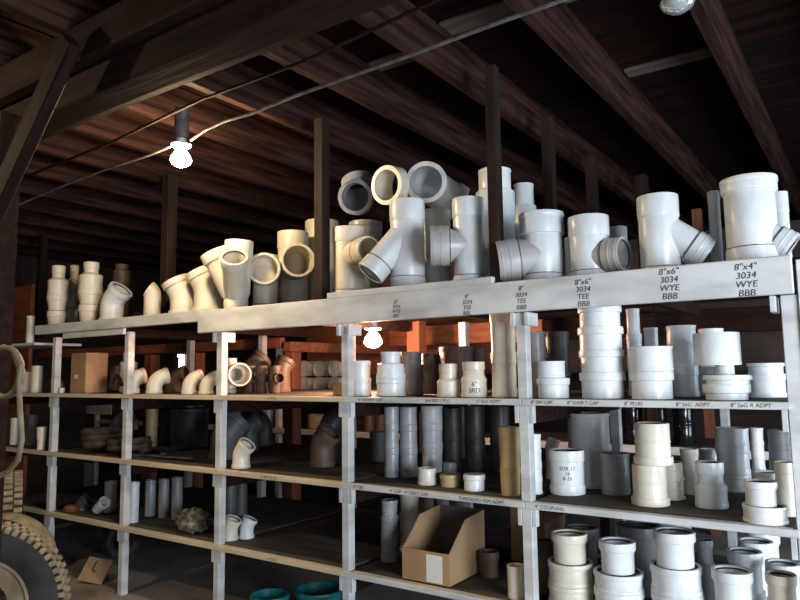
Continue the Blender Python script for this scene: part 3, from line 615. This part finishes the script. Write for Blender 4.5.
# heap of black hose on the shelf
def coil(name, label, cx, cy, cz, R, r, turns, m, tiltx=0, tilty=0, sq=1, cat='hose', seed=1):
    rg = random.Random(seed); pts = []; N = int(22*turns)
    for i in range(N):
        t = 2*math.pi*i/22; rr = R*(1+.07*rg.uniform(-1, 1)); k = i/N
        pts.append(Vector((rr*math.cos(t), rr*sq*math.sin(t), r+k*turns*r*1.5+.004*rg.uniform(-1, 1))))
    o = MB().tube(pts, r, 8).build(name, m); o.matrix_world = Matrix.Translation((cx, cy, cz+.003)) @ Matrix.Rotation(tiltx, 4, 'X') @ Matrix.Rotation(tilty, 4, 'Y'); tag(o, label, cat); return o
coil('hose_coil', 'black hose coil heaped on middle shelf right of leftmost post', -5.36, .25, z, .17, .034, 3.0, 'moss', seed=2)
coil('hose_coil', 'small dark hose coil standing up at back of black heap', -5.45, .52, z+.155, .12, .03, 2.0, 'moss', tiltx=rad(78), seed=3)
coil('hose_coil', 'loose dark hose loop right part of the black heap', -4.99, .22, z, .14, .028, 2.2, 'moss', seed=5)
for k, (px, py, ang, ln) in enumerate([(140, 456, 20, .32), (172, 460, 5, .4), (160, 453, -25, .3)]):
    q = atz(px, py, z); o = MB().box(-ln/2, ln/2, -.022, .022, 0, .014, b=.003).build('metal_strap', 'dim', loc=(q.x, q.y, z+.0012+.015*(k == 1)), rz=rad(ang)); tag(o, ['dull flat strap lying nearest the second post', 'longest dull flat strap lying in front on middle shelf', 'dull flat strap lying behind the longer one'][k], 'strap')
stack('pipe_length', 'tan pipe', 'standing dim behind flat straps', 152, z, [('can', 13, 409)], y=.7, m='tan')
stack('pipe_length', 'dim brown can', 'next to the dim tan pipe', 167, z, [('can', 15, 410)], y=.95, m='brown')
stack('pipe_length', 'wide black drum', 'left of the third post on middle shelf', 190, z, [('can', 40, 408)], y=.85, m='dark', cat='drum')
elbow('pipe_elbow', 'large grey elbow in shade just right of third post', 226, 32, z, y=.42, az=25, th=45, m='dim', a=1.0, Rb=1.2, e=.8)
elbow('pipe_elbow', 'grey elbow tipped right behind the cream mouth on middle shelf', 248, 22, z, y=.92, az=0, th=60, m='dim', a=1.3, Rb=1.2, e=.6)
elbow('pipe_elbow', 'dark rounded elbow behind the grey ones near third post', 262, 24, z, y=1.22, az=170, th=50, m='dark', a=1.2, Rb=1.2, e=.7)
elbow('pipe_elbow', 'cream elbow with open mouth tilted up on middle shelf edge', 241, 19, z, base=469.5, az=-38, th=42, m='cream', a=1.1, Rb=1.5, e=.7)
elbow('pipe_elbow', 'dark brown elbow standing left of fourth post on middle shelf', 322, 26, z, y=.45, az=-30, th=40, m='brown', a=1.3, Rb=1.3, e=.7)
elbow('pipe_elbow', 'black elbow behind the dark brown one near fourth post', 330, 26, z, y=.78, az=20, th=50, m='dark', a=2.0, Rb=1.3, e=.7)
stack('pipe_coupling', 'tall dim coupling', 'furthest left right of fourth post', 378, z, [('bell', 17, 432)], y=.85, m='dim')
stack('pipe_coupling', 'dim grey coupling', 'left of three tall ones', 392, z, [('bell', 15, 471), ('bell', 15, 448), ('bell', 15, 424), ('can', 16, 407)], base=478, m='grey')
stack('pipe_coupling', 'dull grey coupling', 'middle of three tall ones', 409, z, [('bell', 18, 471), ('bell', 18, 448), ('bell', 18, 425), ('can', 18, 407)], base=478, m='grey')
stack('pipe_coupling', 'shiny white coupling', 'right of three tall ones', 432, z, [('bell', 21, 448), ('bell', 22, 424), ('can', 23, 406)], y=.62, m='white')
GD = 'dark cans at the back of the middle shelf'
for cx, lo, up, y, wh in [(452, 438, 408, .75, 'left of three black pairs'), (475, 440, 406, .8, 'middle of three black pairs'), (500, 440, 406, .85, 'right of three black pairs')]:
    stack('storage_can', 'black can', wh, cx, z, [('can', 21, lo), ('can', 21, up)], y=y, m='dark', group=GD, cat='can')
stack('pipe_plug', 'grey cap', 'behind the small front caps', 449, z, [('cap', 16, 462)], y=.42, m='grey')
stack('pipe_plug', 'cream white cap', 'left of three small ones in front', 427, z, [('can', 20, 468)], base=486, m='cream')
stack('pipe_plug', 'tan flat cap', 'middle of three small ones in front', 450.5, z, [('lipcap', 22, 474)], base=488, m='tan')
stack('pipe_plug', 'white lipped cap', 'right of three small ones in front', 474.5, z, [('lipcap', 23, 474)], base=492, m='white')
stack('pipe_length', 'yellow tan pipe hub', 'left of the fifth post on middle shelf', 511, z, [('cup', 21, 467), ('cup', 22, 427)], base=496.5, m='tan')
stack('pipe_coupling', 'slim cream coupling', 'right behind the fifth post on middle shelf', 535, z, [('bell', 16, 479), ('bell', 16, 464), ('bell', 16, 449), ('cup', 16, 434)], base=495, m='white')
elbow('pipe_elbow', 'small cream fitting leaning right behind slim cream couplings', 550, 14, z, y=.72, az=0, th=14, m='cream', a=4.2, Rb=1.5, e=1.2)
stack('pipe_coupling', 'big glossy grey coupling', 'under the gasket cap writing', 591, z, [('bell', 44, 449), ('can', 44, 413)], base=489.5, m='greyish')
stack('pipe_coupling', 'white coupling with three lines of handwriting', 'right of the fifth post', 568, z, [('bell', 36, 450, {'text': ('SDR 35\n16\n8-35', .026, .5)})], base=496.5, m='white')
stack('pipe_coupling', 'dull grey can', 'between white coupling and cream stack', 616, z, [('can', 31, 453)], base=496, m='grey')
stack('pipe_adapter', 'cream lipped adapter', 'before the black cans', 651, z, [('skirt', 39, 464), ('skirt', 40, 423, {'dx': 6})], base=508, m='cream')
stack('pipe_adapter', 'dim cream adapter', 'hidden right behind the cream adapters', 673, z, [('skirt', 26, 480), ('skirt', 26, 462)], base=501, m='cream')
stack('pipe_coupling', 'small cream coupling', 'behind the necked white reducer', 690, z, [('bell', 19, 470), ('cup', 19, 449)], y=.60, m='cream')
stack('pipe_reducer', 'white reducer with broad foot', 'below middle of right bay', 712, z, [('red', 36, 462, {'r2': 29, 'hn': .48})], base=510, m='white')
rr_, r_ = spot(703, 18, z, .66, py=450)
stack('plastic_bag_roll', 'crinkled clear plastic wrap', 'behind the reducer with broad foot', 709, z, [('can', 22, 449)], y=1.05, m='clear', cat='plastic wrap')
stack('pipe_coupling', 'big white grey coupling', 'left of the right end post', 735, z, [('bell', 35, 474), ('bell', 35, 445), ('can', 36, 428)], base=493, m='white')
stack('pipe_coupling', 'slim bright coupling', 'behind big white grey ones', 759, z, [('bell', 14, 470), ('bell', 14, 455), ('bell', 14, 441), ('cup', 14, 428)], y=.58, m='white')
stack('pipe_coupling', 'grey coupling', 'against the rightmost post', 781, z, [('bell', 25, 462), ('bell', 25, 445), ('cup', 25, 430)], y=.60, m='dim')
stack('pipe_coupling', 'short white hub', 'tucked behind the front right reducer', 784, z, [('cup', 22, 462)], y=.27, m='cream')
stack('pipe_coupling', 'white ridged hub', 'behind the front right reducer', 770, z, [('bell', 34, 494), ('open', 34, 472)], y=.42, m='white')
stack('pipe_reducer', 'white ridged hub', 'at front right corner of middle shelf', 766, z, [('bell', 47, 505), ('open', 37, 481, {'dx': -4})], base=526, m='white')
# ------------------------------------------------------------------ low shelf
z = SZ['S4']
o = MB().lathe([(.0005, 0), (.06, .004), (.07, .03), (.05, .055), (.0005, .06)], 14).build('rag_bundle', 'rust', loc=(-5.60, .10, z+.001)); tag(o, 'rust brown rag lump on low shelf right of leftmost post', 'rag')
elbow('pipe_elbow', 'black elbow lying on low shelf left of the white one', 85, 16, z, y=.17, az=-20, th=60, m='dark', a=.3, Rb=1.1, e=.4)
# leaning white cup
p, r = spot(100, 13, z, .12, py=505)
e = empty('pipe_plug', p+Vector((0, 0, r*.62))); tag(e, 'white cap leaning on its side on low shelf by second post', 'pipe fitting')
MB().sweep(elbow_rings([(0, .0005), (0, r*.7), (.01, r*.8), (.14, r), (.14, r*.9), (.01, r*.7)], 0, 1, 0), 24).build('body', 'white', e, mx=Matrix.Translation((-.05, 0, .012)) @ Matrix.Rotation(rad(58), 4, 'Y'))
GC = 'grey pipe lengths beside the second post'
for cx, w_, tp, y, m_, wh in [(111, 13, 481, .26, 'grey', 'just left of second post on low shelf'), (134, 12, 482, .12, 'white', 'just right of second post on low shelf'), (151, 12, 480, .34, 'grey', 'first of three right of second post'), (164.5, 12, 479, .36, 'grey', 'middle of three right of second post'), (177.5, 12, 477, .38, 'grey', 'last of three right of second post'), (230, 16, 478, .55, 'dim', 'in shade right of third post'), (241, 14, 478, .75, 'dim', 'deep in shade right of third post')]:
    stack('pipe_length', 'grey white pipe length', wh, cx, z, [('can', w_, tp)], y=y, m=m_, group=GC)
# dirty bundle
rg = random.Random(11); b = MB()
def lump(rx, ry, rz, n=14, k=10, jit=.22, seed=1):
    rg = random.Random(seed); vs = []; fs = []
    for i in range(k+1):
        t = math.pi*i/k
        for j in range(n):
            u = 2*math.pi*j/n; q = 1+jit*rg.uniform(-1, 1)
            vs.append((rx*math.sin(t)*math.cos(u)*q, ry*math.sin(t)*math.sin(u)*q, max(0, rz*.9+rz*math.cos(t)*q)))
    for i in range(k):
        for j in range(n): fs.append((i*n+j, i*n+(j+1) % n, (i+1)*n+(j+1) % n, (i+1)*n+j))
    return MB().add(vs, fs)
q = aty(192, 530, .14); o = lump(.115, .10, .085, 18, 14, seed=4).build('cloth_bundle', 'rag', loc=(q.x, .15, z+.001), angle=80); tag(o, 'mottled dirty cloth bundle on low shelf left of third post', 'cloth')
elbow('pipe_elbow', 'short white elbow on low shelf right of third post, front of two', 230, 17, z, base=542, az=-30, th=24, m='cream', a=1.0, Rb=2.0, e=.8, hub=1.12)
elbow('pipe_elbow', 'short white elbow on low shelf, rear of two', 246.5, 15.5, z, base=540, az=-10, th=24, m='white', a=1.0, Rb=2.0, e=.8, hub=1.12)
stack('pipe_coupling', 'dull grey coupling', 'left of the open cardboard box', 390, z, [('bell', 18, 538), ('bell', 18, 515), ('cup', 17, 500)], base=563, m='grey')
stack('pipe_coupling', 'shaded cream coupling', 'behind the open cardboard box', 410, z, [('bell', 21, 537), ('bell', 21, 512), ('cup', 20, 492)], y=.55, m='cream')
GW = 'white hubs far back on the low shelf'
for cx, tp, y, wh in [(428, 490, .85, 'left of three far back over open box'), (443, 491, .9, 'middle of three far back over open box'), (460, 492, 1.25, 'right of three far back over open box')]:
    stack('pipe_coupling', 'grey white hub', wh, cx, z, [('bell', 14 if cx < 450 else 22, 525), ('bell', 14 if cx < 450 else 22, tp)], y=y, m='grey', group=GW)
# open cardboard box
bl = atz(401, 580, z); br_ = atz(452, 587, z)
e = empty('open_cardboard_box', (bl.x+.17, bl.y+.2, z)); tag(e, 'open cardboard box with a white label on low shelf', 'box')
W_, Dp, H_ = (br_-bl).length/2, .40, .19
e.location = ((bl.x+br_.x)/2, .035+Dp/2, z+.0012)
hw, hd = W_, Dp/2; tk = .005
MB().box(-hw, hw, -hd, -hd+tk, 0, H_*.88).build('front_panel', 'card', e)
MB().box(-hw, hw, -hd, hd, 0, tk).build('bottom_panel', 'cardin', e)
MB().box(-hw, hw, hd-tk, hd, tk, H_*1.75).build('rear_panel', 'cardin', e)
for s in (-1, 1):
    x0 = s*hw; sd = MB(); vs = []
    for xx in (x0, x0-s*tk):
        vs += [(xx, -hd+tk, 0), (xx, hd-tk, 0), (xx, hd-tk, H_*1.75), (xx, -hd*.1, H_*1.65), (xx, -hd+tk, H_*.88)]
    sd.add(vs, [(0, 1, 2, 3, 4), (9, 8, 7, 6, 5)]+[(i, (i+1) % 5, 5+(i+1) % 5, 5+i) for i in range(5)]); sd.build('side_panel', 'card', e, angle=20)
MB().box(hw*.05, hw*.72, -hd-.0018, -hd-.0003, .012, H_*.80).build('paper_label', 'paper', e)
stack('storage_can', 'dark brown can', 'right of open cardboard box', 489, z, [('open', 21, 551)], y=.34, m='brown', cat='can')
carton('cardboard_box', 'dim pale closed box behind the open cardboard box', -1.86, -1.64, .68, 1.0, z, .36)
stack('pipe_coupling', 'short cream pipe hub', 'at the fifth post on low shelf', 516, z, [('can', 19, 565)], y=.09, m='cream')
stack('pipe_coupling', 'dim cream hub', 'behind the fifth post on low shelf', 545, z, [('bell', 20, 565), ('cup', 18, 540)], y=.42, m='dim')
def low(noun, where, cx, items, y, m='white', **k): return stack('pipe_adapter', noun, where, cx, SZ['S4'], items, y=y, m=m, **k)
low('yellowed ridged hub', 'nearest the fifth post', 571, [('bell', 47, 583), ('bell', 46, 561), ('open', 38, 533)], .17, 'cream')
low('white ridged hub', 'second along on low shelf', 619, [('bell', 52, 589), ('bell', 51, 571), ('open', 39, 541)], .15, 'white')
low('tall white ridged hub', 'largest on low shelf', 677, [('bell', 54, 592), ('bell', 53, 565), ('open', 45, 531)], .17, 'white')
low('dark hub', 'behind nearest ridged hubs', 583, [('bell', 36, 565), ('open', 36, 527)], .47, 'grey')
low('dark mouthed grey hub', 'behind the second ridged hubs', 641, [('bell', 46, 565), ('open', 46, 525)], .52, 'grey')
low('pale hub', 'behind the largest ridged hubs', 672, [('bell', 44, 560), ('open', 44, 519)], .98, 'white')
low('slim grey hub', 'right of the largest ridged hubs', 706, [('bell', 18, 562), ('open', 17, 540)], .44, 'grey')
low('open white hub', 'front right of largest hubs', 734, [('bell', 44, 606), ('open', 44, 570)], .15, 'white')
low('open white hub', 'nearest of the three receding', 747, [('bell', 38, 590), ('open', 38, 551)], .44, 'white')
low('open white hub', 'middle of the three receding', 758, [('bell', 38, 580), ('open', 38, 541)], .72, 'white')
low('open white hub', 'furthest of the three receding', 765, [('bell', 36, 570), ('open', 36, 532)], 1.0, 'white')
low('open grey rimmed hub', 'rear at rightmost post', 785, [('bell', 38, 600), ('open', 38, 563)], .36, 'white')
low('open cream rimmed hub', 'front at rightmost post', 783, [('bell', 34, 608), ('open', 34, 574)], .12, 'cream')
# ------------------------------------------------------------------ floor
def bucket(label, cx, cy, R, hgt, x=None):
    q = atz(cx, cy, hgt); e = empty('teal_tub', (q.x, q.y, 0)); tag(e, label, 'tub')
    MB().lathe([(.0005, 0), (R*.8, 0), (R*.96, hgt-.02), (R*.9, hgt-.02), (R*.76, .01), (.0005, .01)], 36).build('body', 'teal', e)
    MB().lathe([(R*.9, hgt-.03), (R*1.0, hgt-.03), (R*1.03, hgt-.015), (R*1.0, hgt), (R*.9, hgt)], 36, close=True).build('rim', 'teal', e)
bucket('teal plastic tub on the floor, left front one', 270, 594, .12, .26)
bucket('teal plastic tub on the floor, further back one', 319, 588, .155, .26)
def tyre(name, label, C, R, wd, axis, seed=0, rimm=True, knobs=46, tm='tread'):
    e = empty(name, (C[0], C[1], C[2])); tag(e, label, 'tyre')
    e.matrix_world = Matrix.Translation(C) @ Vector(axis).to_track_quat('Z', 'Y').to_matrix().to_4x4()
    h = wd/2
    prof = [(R*.56, -h*.72), (R*.60, -h*.85), (R*.75, -h), (R*.88, -h*.97), (R*.94, -h*.86), (R*.96, -h*.5), (R*.965, 0), (R*.96, h*.5), (R*.94, h*.86), (R*.88, h*.97), (R*.75, h), (R*.60, h*.85), (R*.56, h*.72)]
    MB().lathe(prof, 56, close=True).build('tyre_carcass', 'rubber', e)
    tb = MB()
    for i in range(knobs):
        a = 2*math.pi*i/knobs
        for (z0, z1, da) in ((-.92, -.38, 0), (-.32, .32, .5), (.38, .92, 0)):
            rm = Matrix.Rotation(a+da*2*math.pi/knobs, 4, 'Z') @ Matrix.Translation((R*.93, 0, 0))
            k = R*math.pi/knobs*.62; tb.box(0, R*.07, -k, k, z0*h, z1*h, rm, b=.004)
    if not knobs: tb.lathe([(R*.945, -h*.84), (R*.985, -h*.5), (R, 0), (R*.985, h*.5), (R*.945, h*.84), (R*.94, 0)], 56, close=True)
    tb.build('tread', tm, e)
    if rimm:
        rm = MB().lathe([(R*.3, h*.1), (R*.36, h*.2), (R*.44, h*.4), (R*.53, h*.55), (R*.565, h*.9), (R*.60, h*.93), (R*.60, h*.86), (R*.555, h*.7), (R*.555, -h*.7), (R*.44, -h*.1), (R*.3, h*.02)], 40, close=True).build('wheel_rim', 'rim', e)
c = atz(-19, 606, .43); tyre('truck_tyre', 'big knobbly tyre with dusty tread in the lower left corner', (c.x, c.y, .43), .42, .18, (.74, -.67, .04), knobs=60)
c = aty(2, 590, -.72); tyre('truck_tyre', 'smooth dusty tyre standing right behind the big knobbly tyre', (c.x, -.72, .345), .345, .22, (.62, -.78, .0), rimm=False, knobs=0)
c = aty(7, 500, -.30); tyre('truck_tyre', 'upright tyre showing its dusty tread beside the dark column', (c.x, -.30, .435), .43, .22, (.42, .9, .0), rimm=False, knobs=44)
q = atz(58, 574, 0); tyre('truck_tyre', 'dark worn tyre standing in shadow under the low shelf', (q.x, .62, .17), .17, .14, (.98, -.1, 0), knobs=30, rimm=False, tm='rubber')
# cardboard flap on the floor with a hook mark
e = empty('cardboard_sheet', atz(83, 587, 0)+Vector((0, .04, 0))); tag(e, 'brown cardboard sheet with a dark slot leaning under the low shelf', 'cardboard')
fl = Matrix.Rotation(rad(38), 4, 'Z') @ Matrix.Rotation(rad(-40), 4, 'X') @ Matrix.Translation((0, 0, .022)) @ Matrix.Rotation(rad(13), 4, 'Y')
MB().box(-.10, .10, -.004, .004, 0.004, .20, b=.002).build('panel', 'card', e, mx=fl)
MB().tube([(-.02, -.006, .17), (-.02, -.006, .10), (.0, -.006, .085), (.012, -.006, .10)], .005, 6).build('slot', 'dark', e, mx=fl)
# hose hanging on the column
hp = []
for k in range(3):
    for i in range(20):
        t = 2*math.pi*i/20; hp.append(aty(4+(15+2*k)*math.cos(t), 372+25*math.sin(t), -1.60-.010*(k+i/20)))
for px, py in [(19, 380), (20, 410), (22, 440), (18, 460), (8, 472), (-6, 478)]: hp.append(aty(px, py, -1.63))
o = MB().tube(hp, .012, 8).build('hanging_hose', 'hose'); tag(o, 'pale brown hose coiled and hanging on the dark left column', 'hose')
# lit wall items and things at the left beyond the rack end
q = aty(24, 300, .75); o = MB().box(-.20, .20, -.02, .02, 0, TZ+.60, b=.004).build('cabinet_panel', 'redwood', loc=(q.x, .75, 0)); tag(o, 'reddish brown wooden panel standing at the far left end', 'panel')
stack('pipe_length', 'white pipe length', 'standing left of the rack end deck', 31, TZ-.13, [('can', 9, 316)], y=.2, m='white')
rk(MB().box(-6.9, -6.1, -.02, .42, TZ-.155, TZ-.132, b=.003), 'side_board', 'paint')
# ------------------------------------------------------------------ things on the second rack
yb = YB+.3
BL = [(632, 424, 36), (657, 424, 36), (684, 424, 34)]
for k, (cx, _, w_) in enumerate(BL):
    stack('storage_can', 'glossy black can', ['left of the three on the back rack', 'middle of the three on the back rack', 'right of the three on the back rack'][k], cx, 1.0, [('can', 23, 425), ('can', 23, 404)], y=yb-.05+.02*k, m='black', cat='can', group='glossy black cans on the back rack')
for k, (cx, w_, top, zz, m_, wh) in enumerate([(370, 13, 414, 1.0, 'brown', 'left of two on the back rack near fourth post'), (381, 12, 414, 1.0, 'brown', 'right of two on the back rack near fourth post'), (237, 9, 410, 1.0, 'cream', 'first on the lit back rack'), (262, 9, 416, 1.0, 'cream', 'second on the lit back rack'), (270, 8, 410, 1.0, 'white', 'third on the lit back rack'), (318, 22, 414, 1.0, 'tan', 'widest on the lit back rack')]):
    stack('storage_can', {'brown': 'brown can', 'cream': 'cream can', 'white': 'white can', 'tan': 'tan can'}[m_], wh, cx, zz, [('can', w_, top)], y=YB+.2, m=m_, cat='can')
SC.view_settings.view_transform = 'Standard'
SC.view_settings.look = 'None'
SC.view_settings.exposure = 0
